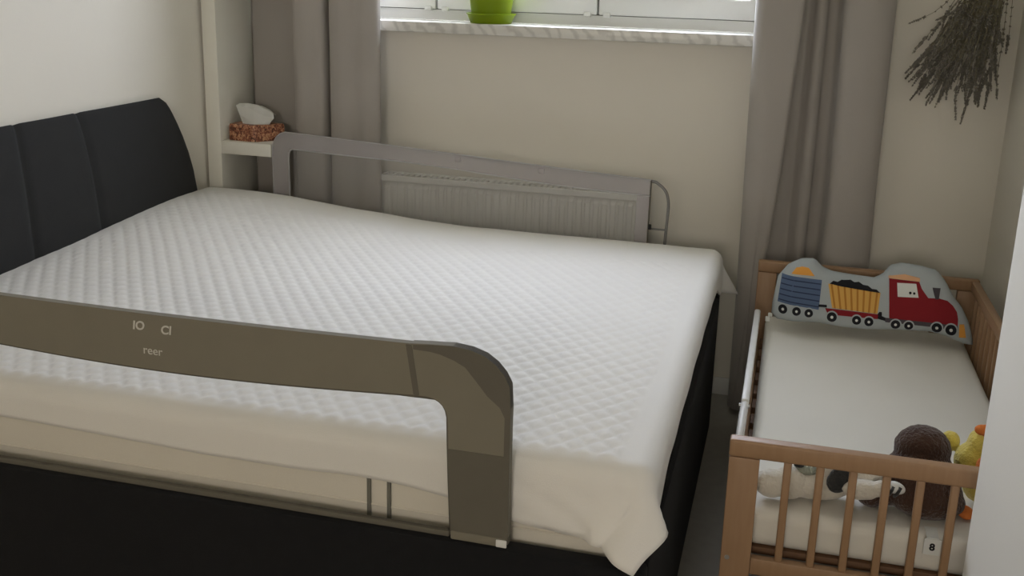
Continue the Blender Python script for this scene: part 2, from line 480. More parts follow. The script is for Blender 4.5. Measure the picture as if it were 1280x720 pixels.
# mattress on the bed
mt = thing('mattress', 'cream mattress with a grey tape handle lying in the black bed', 'mattress', (-1.2, 2.7, 0.395))
def mattress_body(name, x0, x1, y0, y1, z0, z1, r, material, parent):
    bm = bmesh.new(); bx(bm, x0, x1, y0, y1, z0, z1, r, 5)
    return finish(name, bm, material, parent, smooth=True)
body = mattress_body('body', -2.180, -0.2085, 1.840, 3.650, 0.396, 0.672, 0.04, 'mattress', mt)
bm = bmesh.new(); tube(bm, [(-2.15, 1.8385, 0.525), (-1.2, 1.8385, 0.527), (-0.25, 1.8385, 0.525)], 0.0025, 6)
finish('piping', bm, 'mattress', mt)
for x in (-0.768, -0.724):
    box('tape', x - 0.0045, x + 0.0045, 1.8355, 1.8402, 0.42, 0.605, 'tape', mt, bevel=0.001)

# quilted protector draped over the mattress
XE, YE0, YE1, RAD = -0.225, 1.872, 3.630, 0.045
def ztop(x, y):
    z = 0.690 + 0.046 * ss(-1.15, -2.0, x) * ss(2.35, 3.45, y) + 0.010 * ss(-1.6, -2.15, x)
    z -= 0.010 * ss(3.0, 3.6, y) * ss(-1.5, -1.0, x)
    z += 0.004 * noise.noise(Vector((x * 2.1, y * 2.1, 3.3))) + 0.0022 * noise.noise(Vector((x * 7, y * 5, 1.3)))
    return z
def ztop_fast(x, y): return ztop(x, y)
FARB = [(-2.2, 3.56), (-1.92, 3.52), (-1.36, 3.41), (-0.87, 3.345), (-0.33, 3.365), (-0.2, 3.35)]
def quilt(x, y):
    xm = min(x, 0)
    wob = 0.004 * math.sin(x * 9 + y * 5)
    mask = ss(1.862, 1.880, y + wob) * (1 - ss(-0.004, 0.014, y - lerp_table(FARB, x) + wob)) * (1 - ss(-0.268, -0.248, x + wob)) * (0.15 + 0.85 * ss(-2.185, -2.12, x))
    if mask <= 0: return 0.0
    P = 0.048
    a = (x + y * 0.73) / P + 0.10 * math.sin(y * 6); b = (x - y * 0.73) / P + 0.10 * math.sin(x * 5)
    da = abs(a - round(a)); db = abs(b - round(b))
    h = ss(0.0, 0.20, da) * ss(0.0, 0.20, db) * (0.62 + 0.38 * math.sin(math.pi * da) * math.sin(math.pi * db))
    return mask * (0.0006 + 0.0042 * h)
def fold(d, flare):
    q = RAD * math.pi / 2
    if d < q:
        return RAD * math.sin(d / RAD), RAD * (1 - math.cos(d / RAD))
    e = d - q
    return RAD + e * flare, RAD + e * math.sqrt(max(0.1, 1 - flare * flare))
bm = bmesh.new()
step = 0.0062
us = [-2.189 + i * step for i in range(int((XE + 2.189) / step) + 1)]; us.append(XE)
nx_in = len(us)
NA = 14
vin = [YE0 + i * step for i in range(int((YE1 - YE0) / step) + 1)]; vin.append(YE1)
cols = []
items_u = [(u, 0.0) for u in us] + [(XE, (k + 1) / NA) for k in range(NA)]
items_v = [(YE0, -(NA - k) / NA) for k in range(NA)] + [(v, 0.0) for v in vin] + [(YE1, (k + 1) / NA) for k in range(NA)]
for (u, ta) in items_u:
    row = []
    for (v, tb) in items_v:
        amax = 0.100 + 0.004 * math.sin(v * 4) + 0.03 * ss(2.1, 1.9, v) + 0.075 * ss(3.35, 3.63, v)
        a = ta * amax
        if tb < 0:
            bmax = 0.128 + 0.050 * ss(-0.85, -0.32, u) - 0.014 * ss(-1.1, -1.7, u) - 0.012 * ss(-0.95, -0.62, u) * ss(-0.40, -0.60, u)
        else:
            bmax = 0.150
        b = abs(tb) * bmax
        z = ztop(u, v)
        if a == 0 and b == 0:
            row.append(bm.verts.new((u, v, z + quilt(u, v)))); continue
        d = math.hypot(a, b); th = math.atan2(b, a)
        corner = abs(math.sin(2 * th)) if (a > 0 and b > 0) else 0.0
        h, dz = fold(d, 0.03 + ((0.42 + 0.22 * ss(math.radians(50), math.radians(25), th)) if tb < 0 else 0.55) * corner ** 2)
        sy = -1 if tb < 0 else 1
        px = u + h * math.cos(th); py = v + sy * h * math.sin(th); pz = z - dz
        if tb < 0:      # the loose corner swings round to the near side and laps over the hanging edge
            if corner > 0 or a > 0: k = ss(math.radians(28), math.radians(64), th) * ss(0.08, 0.20, d)
            else: k = ss(XE - 0.11, XE, u) * ss(0.08, 0.20, d)
            px -= k * 0.058; py -= k * 0.030
        if tb < 0 and a == 0:      # soft diagonal creases in the hanging side
            w = ss(-0.75, -0.35, u)
            cr = 0.004 * w * math.sin(28 * u + 55 * pz) * ss(0.05, 0.12, d)
            py -= abs(cr)
        if ta > 0 and b == 0:
            px += 0.0008 * math.sin(21 * v) * ta
        row.append(bm.verts.new((px, py, pz + quilt(px, py) * (1 if d < 0.03 else 0))))
    cols.append(row)
for A, B in zip(cols, cols[1:]):
    for k in range(len(A) - 1):
        bm.faces.new((A[k], B[k], B[k + 1], A[k + 1]))
prot = finish('mattress_protector', bm, 'sheet', None, smooth=True)
tag(prot, 'white diamond-quilted mattress protector draped over the double bed', 'bedding')
sol = prot.modifiers.new('thickness', 'SOLIDIFY'); sol.thickness = 0.004; sol.offset = -1

# ------------------------------------------------------------------ near bed rail
rail = thing('bed_rail', 'olive-grey fabric bed rail with small white print along the open side of the bed', 'bed rail', (-1.2, 1.80, 0.507))
def arc(cx, cz, r, a0, a1, n, rz=None):
    rz = rz or r
    return [(cx + r * math.cos(math.radians(a0 + (a1 - a0) * k / n)), cz + rz * math.sin(math.radians(a0 + (a1 - a0) * k / n))) for k in range(n + 1)]
X0, X1 = -1.960, -0.459
RY0, RY1 = 1.790, 1.810
ztop_r = lambda x: 0.903 + 0.004 * math.sin((x + 1.6) * 5)
# right corner sleeve, from the seam at x = -0.668 round to the foot of the post
outer = [(-0.660, 0.908), (-0.62, 0.911), (-0.575, 0.913), (-0.54, 0.909), (-0.512, 0.900), (-0.490, 0.885), (-0.473, 0.866), (-0.462, 0.845), (-0.459, 0.80), (-0.4585, 0.72), (-0.458, 0.62), (-0.457, 0.513)]
inner = [(-0.645, 0.803), (-0.635, 0.803), (-0.625, 0.803), (-0.613, 0.801), (-0.602, 0.796), (-0.593, 0.788), (-0.587, 0.777), (-0.584, 0.763), (-0.583, 0.74), (-0.582, 0.70), (-0.579, 0.62), (-0.574, 0.513)]
def mir(L): return [(X0 + X1 - x, z) for x, z in L]
def sleeve(name, o_, i_, material, y0=RY0, y1=RY1):
    bm = bmesh.new(); ring_prism(bm, o_, i_, y0, y1)
    es = [e for e in bm.edges]
    return finish(name, bm, material, rail, smooth=True, angle=40)
sleeve('corner_sleeve', outer, inner, 'rail_cloth'); sleeve('corner_sleeve', mir(outer), mir(inner), 'rail_cloth')
# long middle sleeve
xa, xb = -1.742, -0.655
to, ti = [], []
for k in range(25):
    t = k / 24; x = xa + (xb - xa) * t; sag = math.sin(math.pi * t)
    to.append((x - 0.004 * (1 - t), 0.907 - 0.005 * sag)); ti.append((x + 0.008 * t, 0.803 - 0.021 * sag))
sleeve('top_sleeve', to, ti, 'rail_cloth', RY0 + 0.0015, RY1 - 0.0015)
def strip(name, path, w, y0, y1, material):
    bm = bmesh.new(); tube(bm, [(x, (y0 + y1) / 2, z) for x, z in path], w, 8)
    return finish(name, bm, material, rail, smooth=True)
inner_all = mir(inner)[::-1] + ti + inner
strip('inner_binding', [p for p in (mir(inner)[::-1][:-3] + ti[1:-1] + inner[3:])], 0.0065, RY0, RY1, 'rail_dark')
for sgn in (0, 1):
    P = outer[2:9]; Q = [(-0.60, 0.893), (-0.572, 0.884), (-0.550, 0.873), (-0.530, 0.850), (-0.505, 0.820), (-0.480, 0.800), (-0.470, 0.78)]
    P = [(-0.655, 0.906), (-0.62, 0.910)] + P[:]; Q = [(-0.655, 0.897), (-0.62, 0.896)] + Q
    P += [(-0.4595, 0.72), (-0.4585, 0.62), (-0.4578, 0.52)]; Q += [(-0.470, 0.72), (-0.4695, 0.62), (-0.469, 0.52)]
    if sgn: P, Q = mir(P), mir(Q)
    sleeve('corner_reinforcement', P, Q, 'rail_dark', RY0 - 0.0015, RY1 + 0.0015)
    xs_ = -0.664 if not sgn else X0 + X1 + 0.664
    sg = 1 if not sgn else -1
    sleeve('seam', [(xs_ - 0.006 * sg, 0.905), (xs_ + 0.010 * sg, 0.804)], [(xs_ + 0.006 * sg, 0.905), (xs_ + 0.022 * sg, 0.804)], 'rail_dark', RY0 - 0.001, RY1 + 0.001)
    P = [(-0.582, 0.70), (-0.459, 0.70)]; Q = [(-0.574, 0.515), (-0.457, 0.515)]
    if sgn: P, Q = mir(P), mir(Q)
    sleeve('foot_pocket', P, Q, 'rail_dark', RY0 - 0.0012, RY1 + 0.0012)
    x = -0.575 if not sgn else X0 + X1 + 0.575
    o = box('bracket', min(x, x + 0.115 * sg), max(x, x + 0.115 * sg), RY0 - 0.004, RY1 + 0.004, 0.5065, 0.526, 'rail_cloth', rail, bevel=0.004)
    xx = x + 0.095 * sg
    box('clip', min(xx, xx + 0.022 * sg), max(xx, xx + 0.022 * sg), RY0 - 0.007, RY0 - 0.003, 0.508, 0.524, 'white_paint', o, bevel=0.002)
bm = bmesh.new(); bx(bm, X0 + 0.12, X1 - 0.12, RY0 + 0.003, RY1 - 0.003, 0.5066, 0.5195, 0.003)
finish('bottom_hem', bm, 'rail_dark', rail, smooth=True, angle=40)
bm = bmesh.new()
net_o = [(p[0], p[1]) for p in ti]
prevs = None
for (x, z) in ti:
    a = bm.verts.new((x, 1.800, z - 0.002)); b = bm.verts.new((x, 1.800, 0.515))
    if prevs: bm.faces.new((prevs[0], a, b, prevs[1]))
    prevs = (a, b)
for side in (0, 1):
    pv = None
    for (x, z) in inner[2:]:
        xx = x if not side else X0 + X1 - x
        x_in = xb + 0.008 if not side else xa
        a = bm.verts.new((x_in, 1.800, z)); b = bm.verts.new((xx, 1.800, z))
        if pv: bm.faces.new((pv[0], a, b, pv[1]))
        pv = (a, b)
finish('net', bm, 'rail_mesh', rail)
# printed marks
text_mesh('print_mark', 'IO', 0.026, -1.2555, 0.8745, 1.7905, 'print', rail, slant=0.15, roll=-0.02, bold=0.0006)
text_mesh('print_mark', 'CI', 0.026, -1.1915, 0.8715, 1.7905, 'print', rail, slant=0.15, roll=-0.02, bold=0.0006)
text_mesh('print_lettering', 'reer', 0.026, -1.225, 0.823, 1.7903, 'print', rail, roll=0.02, bold=0.0)

# ------------------------------------------------------------------ far bed rail
fr = thing('bed_rail', 'pale lilac-grey see-through mesh bed rail on the window side of the bed', 'bed rail', (-1.16, 3.707, 0.507))
FYc = 3.708
def ft(x):   # top edge height
    return lerp_table([(-1.95, 0.972), (-1.85, 0.972), (-1.4, 0.948), (-0.9, 0.918), (-0.457, 0.894), (-0.38, 0.888)], x)
tubepts = [(-1.926, FYc, 0.30), (-1.928, FYc, 0.70), (-1.930, FYc, 0.88), (-1.924, FYc, 0.925), (-1.908, FYc, 0.955), (-1.88, FYc, 0.968)]
tubepts += [(x, FYc, ft(x) - 0.004) for x in (-1.8, -1.6, -1.4, -1.2, -1.0, -0.8, -0.6, -0.46)]
tubepts += [(-0.43, FYc, 0.880), (-0.408, FYc, 0.862), (-0.396, FYc, 0.838), (-0.391, FYc, 0.80), (-0.393, FYc, 0.74), (-0.396, FYc, 0.62), (-0.396, FYc, 0.30)]
bm = bmesh.new(); tube(bm, catmull(tubepts, 3), 0.0055, 8)
finish('frame_tube', bm, 'grey_metal', fr, smooth=True)
def bw(x): return 0.058 + 0.004 * math.sin(x * 6)
outl = [(-1.936, 0.509), (-1.938, 0.7), (-1.940, 0.88), (-1.9385, 0.910), (-1.932, 0.935), (-1.920, 0.955), (-1.904, 0.967), (-1.885, 0.974)] + [(x, ft(x) + 0.002) for x in (-1.8, -1.7, -1.6, -1.5, -1.4, -1.3, -1.2, -1.1, -1.0, -0.9, -0.8, -0.7, -0.6, -0.52, -0.458)]
innl = [(-1.868, 0.509), (-1.869, 0.7), (-1.870, 0.87), (-1.8695, 0.885), (-1.868, 0.895), (-1.864, 0.902), (-1.858, 0.907), (-1.85, 0.909)] + [(x, ft(x) - bw(x)) for x in (-1.8, -1.7, -1.6, -1.5, -1.4, -1.3, -1.2, -1.1, -1.0, -0.9, -0.8, -0.7, -0.6, -0.52, -0.458)]
bm = bmesh.new(); ring_prism(bm, outl, innl, FYc - 0.0085, FYc - 0.0075); finish('border_band', bm, 'far_band', fr, smooth=True, angle=40)
bm = bmesh.new(); tube(bm, [(x, FYc - 0.009, z) for x, z in innl], 0.003, 6); finish('hem', bm, 'far_hem', fr, smooth=True)
bm = bmesh.new(); tube(bm, [(x, FYc - 0.008, z) for x, z in outl], 0.002, 6); finish('hem', bm, 'far_hem', fr, smooth=True)
bm = bmesh.new(); pv = None
for (x, z) in innl[7:]:
    a = bm.verts.new((x, FYc - 0.008, z)); b = bm.verts.new((x, FYc - 0.008, 0.52))
    if pv: bm.faces.new((pv[0], a, b, pv[1]))
    pv = (a, b)
finish('net', bm, 'far_mesh', fr)
# right hand stretch of the net: a narrow vertical band before the bare loop
bm = bmesh.new(); ring_prism(bm, [(-0.505, 0.835), (-0.506, 0.7), (-0.506, 0.52)], [(-0.458, 0.838), (-0.459, 0.7), (-0.459, 0.52)], FYc - 0.0095, FYc - 0.0088)
finish('end_band', bm, 'far_band', fr)
bm = bmesh.new(); tube(bm, [(-0.457, FYc - 0.009, 0.893), (-0.458, FYc - 0.009, 0.72), (-0.458, FYc - 0.009, 0.52)], 0.003, 6); finish('hem', bm, 'rail_dark', fr)
bm = bmesh.new(); pv = None
for (x, z) in ((-0.452, 0.884), (-0.43, 0.874), (-0.41, 0.855), (-0.399, 0.832), (-0.397, 0.80)):
    a = bm.verts.new((x, FYc, z)); b = bm.verts.new((x, FYc, 0.715))
    if pv: bm.faces.new((pv[0], a, b, pv[1]))
    pv = (a, b)
finish('loop_sleeve', bm, 'clear_sleeve', fr)
bm = bmesh.new(); tube(bm, [(-0.455, FYc, 0.716), (-0.398, FYc, 0.716)], 0.004, 6); finish('cross_bar', bm, 'grey_metal', fr)
box('lock_button', -0.458, -0.446, FYc - 0.016, FYc - 0.008, 0.715, 0.735, 'rubber', fr, bevel=0.003)
for x in (-1.18, -0.86):
    box('fold_hinge', x - 0.012, x + 0.012, FYc - 0.0115, FYc - 0.006, ft(x) - 0.028, ft(x) - 0.008, 'far_band', fr, bevel=0.003)

# ------------------------------------------------------------------ radiator under the window
rad = thing('radiator', 'white ribbed panel radiator under the window behind the mesh bed rail', 'radiator', (-1.03, 3.93, 0.18))
RX0, RX1, RF, RB = -1.566, -0.492, 3.872, 3.965
bm = bmesh.new(); nr = 32; pv = None; pitch = (RX1 - RX0 - 0.03) / nr
prof = []
for i in range(nr):
    x0 = RX0 + 0.015 + i * pitch
    prof += [(x0, RF + 0.006), (x0 + 0.007, RF + 0.006), (x0 + 0.012, RF), (x0 + pitch - 0.005, RF)]
prof.append((RX1 - 0.015, RF + 0.010))
for (x, y) in prof:
    r4 = [bm.verts.new((x, RF + 0.012, 0.185)), bm.verts.new((x, y, 0.21)), bm.verts.new((x, y, 0.755)), bm.verts.new((x, RF + 0.012, 0.775))]
    if pv:
        for k in range(3): bm.faces.new((pv[k], r4[k], r4[k + 1], pv[k + 1]))
    pv = r4
finish('front_panel', bm, 'rad', rad)
box('core', RX0 + 0.012, RX1 - 0.012, RF + 0.013, RB, 0.18, 0.775, 'rad', rad)
for x in (RX0, RX1 - 0.010):
    box('side_cover', x, x + 0.010, RF - 0.002, RB, 0.19, 0.800, 'rad', rad, bevel=0.003)
bm = bmesh.new()
bx(bm, RX0 + 0.010, RX1 - 0.010, RF - 0.002, RF + 0.012, 0.778, 0.802, 0.003); bx(bm, RX0 + 0.010, RX1 - 0.010, RB - 0.012, RB, 0.778, 0.802, 0.003)
for i in range(44):
    x = RX0 + 0.02 + i * (RX1 - RX0 - 0.045) / 43
    bx(bm, x, x + 0.010, RF + 0.012, RB - 0.012, 0.790, 0.798)
finish('top_grille', bm, 'rad', rad)
for x in (-1.45, -0.62):
    box('wall_bracket', x - 0.015, x + 0.015, RB, YF - 0.002, 0.3, 0.7, 'rad', rad)

# ------------------------------------------------------------------ curtains
def curtain(name, rows, label, ztop_=2.47, zbot=0.022):
    """rows: list of (z, plan path); plan paths have equal point counts"""
    zs = [zbot + (ztop_ - zbot) * k / 26 for k in range(27)]
    grid = []
    dense = [(z, catmull([(x, y, 0) for x, y in p], 6)) for z, p in rows]
    bm = bmesh.new()
    for z in zs:
        if z <= dense[0][0]: P = dense[0][1]
        elif z >= dense[-1][0]: P = dense[-1][1]
        else:
            for (za, A), (zb, B) in zip(dense, dense[1:]):
                if za <= z <= zb:
                    t = (z - za) / (zb - za); P = [a.lerp(b, t) for a, b in zip(A, B)]; break
        grid.append([bm.verts.new((p.x, p.y, z)) for p in P])
    for A, B in zip(grid, grid[1:]):
        for k in range(len(A) - 1): bm.faces.new((A[k], A[k + 1], B[k + 1], B[k]))
    o = finish(name, bm, 'curtain', None, smooth=True)
    tag(o, label, 'curtain', 'taupe window curtains')
    s = o.modifiers.new('thickness', 'SOLIDIFY'); s.thickness = 0.0025; s.offset = 0
    return o
lc = [(-2.145, 3.955), (-2.05, 3.950), (-1.945, 3.945), (-1.915, 3.915), (-1.905, 3.86), (-1.897, 3.825), (-1.86, 3.812), (-1.81, 3.822), (-1.780, 3.828),
      (-1.772, 3.865), (-1.775, 3.885), (-1.762, 3.885), (-1.752, 3.850), (-1.745, 3.826), (-1.70, 3.812), (-1.65, 3.828), (-1.60, 3.822), (-1.560, 3.840), (-1.552, 3.860)]
lb = [(x + (0.004 if x > -1.9 else 0), y) for x, y in lc]
curtain('curtain', [(0.0, lb), (1.5, lc), (2.5, lc)], 'taupe curtain hanging beside the white shelf with the tissue box')
def rc(xl, xr1, m0, m1, p0, p1):
    return [(xl + 0.006, 3.885), (xl - 0.001, 3.845), (xl + 0.012, 3.812), (xl + 0.05, 3.795), (xr1 - 0.035, 3.798), (xr1 - 0.004, 3.806), (xr1 - 0.004, 3.845), (xr1 - 0.012, 3.90), (m0 - 0.01, 3.935),
            (m0 + 0.012, 3.925), ((m0 + m1) / 2, 3.905), (m1 - 0.012, 3.900), (m1 + 0.004, 3.915), (m1 + 0.010, 3.945), (p0 - 0.014, 3.945), (p0 + 0.002, 3.90), (p0 + 0.006, 3.850), (p0 + 0.03, 3.828), ((p0 + p1) / 2, 3.822), (p1 - 0.035, 3.835), (p1 - 0.008, 3.858), (p1, 3.90)]
curtain('curtain', [(0.0, rc(-0.128, -0.075, 0.03, 0.088, 0.150, 0.335)), (0.42, rc(-0.131, -0.052, 0.03, 0.090, 0.150, 0.330)), (0.9, rc(-0.139, -0.017, 0.030, 0.092, 0.153, 0.318)), (1.53, rc(-0.151, 0.014, 0.032, 0.086, 0.139, 0.313)), (2.5, rc(-0.165, 0.05, 0.06, 0.09, 0.13, 0.31))],
        'taupe curtain hanging behind the wooden cot')
for (xa_, xb_) in ((-2.2, 0.40),):
    rod = thing('curtain_rod', 'slim white curtain rail above the window', 'curtain rail', (-0.9, 3.86, 2.475))
    box('track', xa_, xb_, 3.835, 3.875, 2.475, 2.50, 'white_paint', rod, bevel=0.004)
    for x in (-1.95, -0.9, 0.2):
        box('bracket', x - 0.012, x + 0.012, 3.85, 4.0, 2.50, 2.512, 'white_paint', rod)

# ------------------------------------------------------------------ shelf in the corner, tissue box
sh = thing('shelf_unit', 'narrow white open shelf standing in the corner behind the headboard', 'shelf', (-2.07, 3.85, 0))
box('side_panel', -2.222, -2.162, 3.70, 3.985, 0.0, 2.30, 'shelf', sh, bevel=0.002)
for z in (0.28, 0.871, 1.62, 2.25):
    box('shelf_board', -2.162, -1.946, 3.70, 3.905, z, z + 0.05, 'shelf', sh, bevel=0.002)
box('base', -2.162, -1.946, 3.72, 3.90, 0.0, 0.05, 'shelf', sh)

tb = thing('tissue_box', 'brown patterned tissue box with a white tissue sticking out, on the corner shelf', 'tissue box', (-2.05, 3.80, 0.921))
A = Vector((-2.150, 3.735)); B = Vector((-2.028, 3.722)); C = Vector((-1.945, 3.835)); D = A + (C - B)
D = Vector((-2.135, 3.86))
bm = bmesh.new()
# box with a slightly narrower, chamfered top
lo_ = [bm.verts.new((p.x, p.y, 0.9215)) for p in (A, B, C, D)]
cen = (A + B + C + D) / 4
mid = [bm.verts.new((p.x, p.y, 0.972)) for p in (A, B, C, D)]
hi_ = [bm.verts.new((*(cen + (p - cen) * 0.90), 0.986)) for p in (A, B, C, D)]
for P, Q in ((lo_, mid), (mid, hi_)):
    for k in range(4): bm.faces.new((P[k], P[(k + 1) % 4], Q[(k + 1) % 4], Q[k]))
bm.faces.new(lo_); bm.faces.new(hi_)
bmesh.ops.bevel(bm, geom=[e for e in bm.edges if abs(e.verts[0].co.z - e.verts[1].co.z) > 0.02], offset=0.014, segments=3, profile=0.5, affect='EDGES')
finish('carton', bm, 'cork', tb, smooth=True, angle=35)
bm = bmesh.new()
colsT = [[(-2.098, 3.765, 0.984), (-2.118, 3.775, 1.020), (-2.140, 3.790, 1.052), (-2.130, 3.800, 1.060), (-2.105, 3.812, 1.05)],
         [(-2.075, 3.758, 0.982), (-2.088, 3.765, 1.010), (-2.104, 3.785, 1.050), (-2.095, 3.80, 1.063), (-2.075, 3.815, 1.055)],
         [(-2.045, 3.755, 0.982), (-2.050, 3.762, 0.996), (-2.060, 3.782, 1.038), (-2.055, 3.80, 1.059), (-2.04, 3.82, 1.052)],
         [(-2.015, 3.765, 0.982), (-2.012, 3.768, 0.994), (-2.015, 3.780, 1.020), (-2.02, 3.80, 1.044), (-2.01, 3.822, 1.04)],
         [(-1.995, 3.785, 0.982), (-1.985, 3.785, 0.998), (-1.975, 3.790, 1.010), (-1.985, 3.805, 1.028), (-1.985, 3.825, 1.02)]]
G = [[bm.verts.new(p) for p in c] for c in colsT]
for P, Q in zip(G, G[1:]):
    for k in range(4): bm.faces.new((P[k], Q[k], Q[k + 1], P[k + 1]))
o = finish('tissue', bm, 'tissue', tb)
md = o.modifiers.new('s', 'SUBSURF'); md.levels = 2; md.render_levels = 2; md.subdivision_type = 'SIMPLE'
md = o.modifiers.new('t', 'SOLIDIFY'); md.thickness = 0.0015

# ------------------------------------------------------------------ green flower pot on the sill
PC = (-1.150, 4.0)
bm = bmesh.new(); lathe(bm, [(0.076, 1.4035), (0.079, 1.404), (0.092, 1.434), (0.0965, 1.437), (0.0965, 1.441), (0.091, 1.442), (0.077, 1.410), (0.005, 1.409)], PC)
o = finish('saucer', bm, 'green', None, smooth=True, angle=50); tag(o, 'lime green plastic saucer on the marble window sill', 'saucer')
pot = thing('flower_pot', 'lime green plastic flower pot standing in its saucer on the window sill', 'flower pot', (*PC, 1.4105))
bm = bmesh.new(); lathe(bm, [(0.070, 1.4105), (0.073, 1.412), (0.0885, 1.535), (0.094, 1.537), (0.0955, 1.565), (0.092, 1.566), (0.0905, 1.540), (0.084, 1.535), (0.079, 1.50), (0.004, 1.50)], PC)
finish('pot', bm, 'green', pot, smooth=True, angle=50)
bm = bmesh.new(); lathe(bm, [(0.002, 1.532), (0.04, 1.536), (0.082, 1.531), (0.080, 1.505), (0.002, 1.505)], PC, 24); finish('soil', bm, 'soil', pot, smooth=True)

# ------------------------------------------------------------------ dried lavender
TIE = Vector((0.655, 3.925, 1.79))
lav = thing('lavender_bunch', 'dried lavender bunch hanging upside down on the wall above the cot', 'dried flowers', TIE)
variants = []
for vnt in range(26):
    rnd = random.Random(100 + vnt)
    bm = bmesh.new()
    L = 0.50; bend = rnd.uniform(-0.035, 0.035); bend2 = rnd.uniform(-0.02, 0.02)
    hook = rnd.choice((0, 0, 1, -1, 1, -1)) * rnd.uniform(0.015, 0.055); w1 = rnd.uniform(0, 6.3)
    pt = lambda t: Vector((bend * t ** 2 + 0.007 * math.sin(8 * t + w1) * t + hook * max(0.0, t - 0.78) ** 1.5 * 8, bend2 * t ** 2 + 0.004 * math.sin(6 * t + 2 * w1), -L * t))
    tube(bm, [pt(k / 12) for k in range(13)], 0.0010, 4)
    nst = len(bm.faces)
    t = rnd.uniform(0.42, 0.70)
    t_sp = rnd.uniform(0.80, 0.88)          # the dense flower spike starts here
    while t < 1.0:
        c = pt(t); n = 3 if t > t_sp else 2
        ph = rnd.uniform(0, 6.3)
        for k in range(n):
            a = ph + 2 * math.pi * k / n
            s = 0.0050 * (1.0 - 0.45 * max(0, (t - t_sp) / (1 - t_sp))) * rnd.uniform(0.7, 1.25)
            if t < t_sp: s *= 0.75
            q = c + Vector((math.cos(a), math.sin(a), rnd.uniform(-0.3, 0.8))) * s * 0.75
            tilt = Matrix.Rotation(rnd.uniform(-0.7, 0.7), 4, 'Y') @ Matrix.Rotation(rnd.uniform(-0.7, 0.7), 4, 'X')
            bmesh.ops.create_icosphere(bm, subdivisions=1, radius=1.0, matrix=Matrix.Translation(q) @ tilt @ Matrix.Diagonal((s * 0.55, s * 0.55, s * 1.35, 1)))
        t += rnd.uniform(0.009, 0.016) if t > t_sp else rnd.uniform(0.035, 0.085)
    bm.faces.ensure_lookup_table()
    for i, f in enumerate(bm.faces): f.material_index = 0 if i < nst else 1; f.smooth = True
    me = bpy.data.meshes.new('sprig'); bm.to_mesh(me); bm.free()
    me.materials.append(MT['lav_stem']); me.materials.append(MT['lav_bud'])
    variants.append(me)
for i in range(165):
    me = variants[i % 26]
    ang = 2 + 26.0 * random.betavariate(1.25, 1.15)
    ln = random.uniform(0.30, 0.61) ** 0.85 * (1.0 - 0.07 * abs(ang - 14) / 12)
    if i == 3: ang, ln = -1.0, 0.565
    if i == 5: ang, ln = 6.0, 0.655
    if i == 9: ang, ln = -1.5, 0.42
    if i == 12: ang, ln = 19.0, 0.645
    if i == 14: ang, ln = 31.5, 0.44
    fy = random.uniform(-8.0, 1.0)
    o = bpy.data.objects.new('sprig', me); COL.objects.link(o); o.parent = lav
    o.location = (random.uniform(-0.018, 0.014), random.uniform(-0.015, 0.012), random.uniform(-0.01, 0.02))
    R = Matrix.Rotation(math.radians(ang), 4, 'Y') @ Matrix.Rotation(math.radians(fy), 4, 'X') @ Matrix.Rotation(random.uniform(0, 6.28), 4, 'Z')
    o.rotation_euler = R.to_euler('XYZ')
    o.scale = (1.0, 1.0, ln / 0.50)
bm = bmesh.new(); tube(bm, [TIE + Vector((0.02 * math.cos(a), 0.018 * math.sin(a) - 0.002, -0.03 - 0.004 * a / 6.28)) for a in [k * 0.4 for k in range(48)]], 0.0016, 5)
finish('twine', bm, 'twine', lav)
bm = bmesh.new(); tube(bm, [TIE + Vector((0, 0, -0.03)), TIE + Vector((0.002, 0.02, 0.03)), TIE + Vector((0.004, 0.060, 0.09))], 0.0016, 5); finish('hanging_loop', bm, 'twine', lav)
bm = bmesh.new(); tube(bm, [TIE + Vector((0.004, 0.050, 0.088)), TIE + Vector((0.004, 0.0745, 0.086))], 0.002, 8); finish('nail', bm, 'steel', lav)

# ------------------------------------------------------------------ wooden cot
cot = thing('toddler_cot', 'beech wood toddler cot with barred ends and a white side guard', 'cot', (0.30, 2.87, 0))
CX0, CX1, CY0, CY1, CT = -0.058, 0.656, 2.110, 3.655, 0.656
PW, PD = 0.064, 0.030
for (y0, y1) in ((CY0, CY0 + PD), (CY1 - PD, CY1)):
    for (x0, x1) in ((CX0, CX0 + PW), (CX1 - PW, CX1)):
        p = box('post', x0, x1, y0, y1, 0.0, 0.6165, 'wood', cot, bevel=0.003)
        if y0 == CY0:
            bm = bmesh.new(); tube(bm, [(x0 + 0.014, y0 - 0.0012, 0.378), (x0 + 0.014, y0 + 0.003, 0.378)], 0.0055, 14); finish('barrel_screw', bm, 'steel', p, smooth=True, angle=40)
    bm = bmesh.new(); bx(bm, CX0 - 0.001, CX1 + 0.001, y0 - 0.001, y1 + 0.001, 0.617, CT, 0.005, 3)
    o = finish('top_rail', bm, 'wood', cot, smooth=True, angle=40)
    box('bottom_rail', CX0 + PW, CX1 - PW, y0 + 0.004, y1 - 0.004, 0.342, 0.381, 'wood', cot, bevel=0.003)
bm = bmesh.new(); bx(bm, -0.0082, 0.0082, -0.008, 0.008, -0.119, 0.119, 0.003)
for f in bm.faces: f.smooth = True
bar_me = bpy.data.meshes.new('bar'); bm.to_mesh(bar_me); bm.free(); bar_me.materials.append(MT['wood'])
for y in (CY0 + PD / 2, CY1 - PD / 2):
    for i in range(8):
        link_mesh('bar', bar_me, None, cot, (0.0640 + i * 0.0664, y, 0.4995))
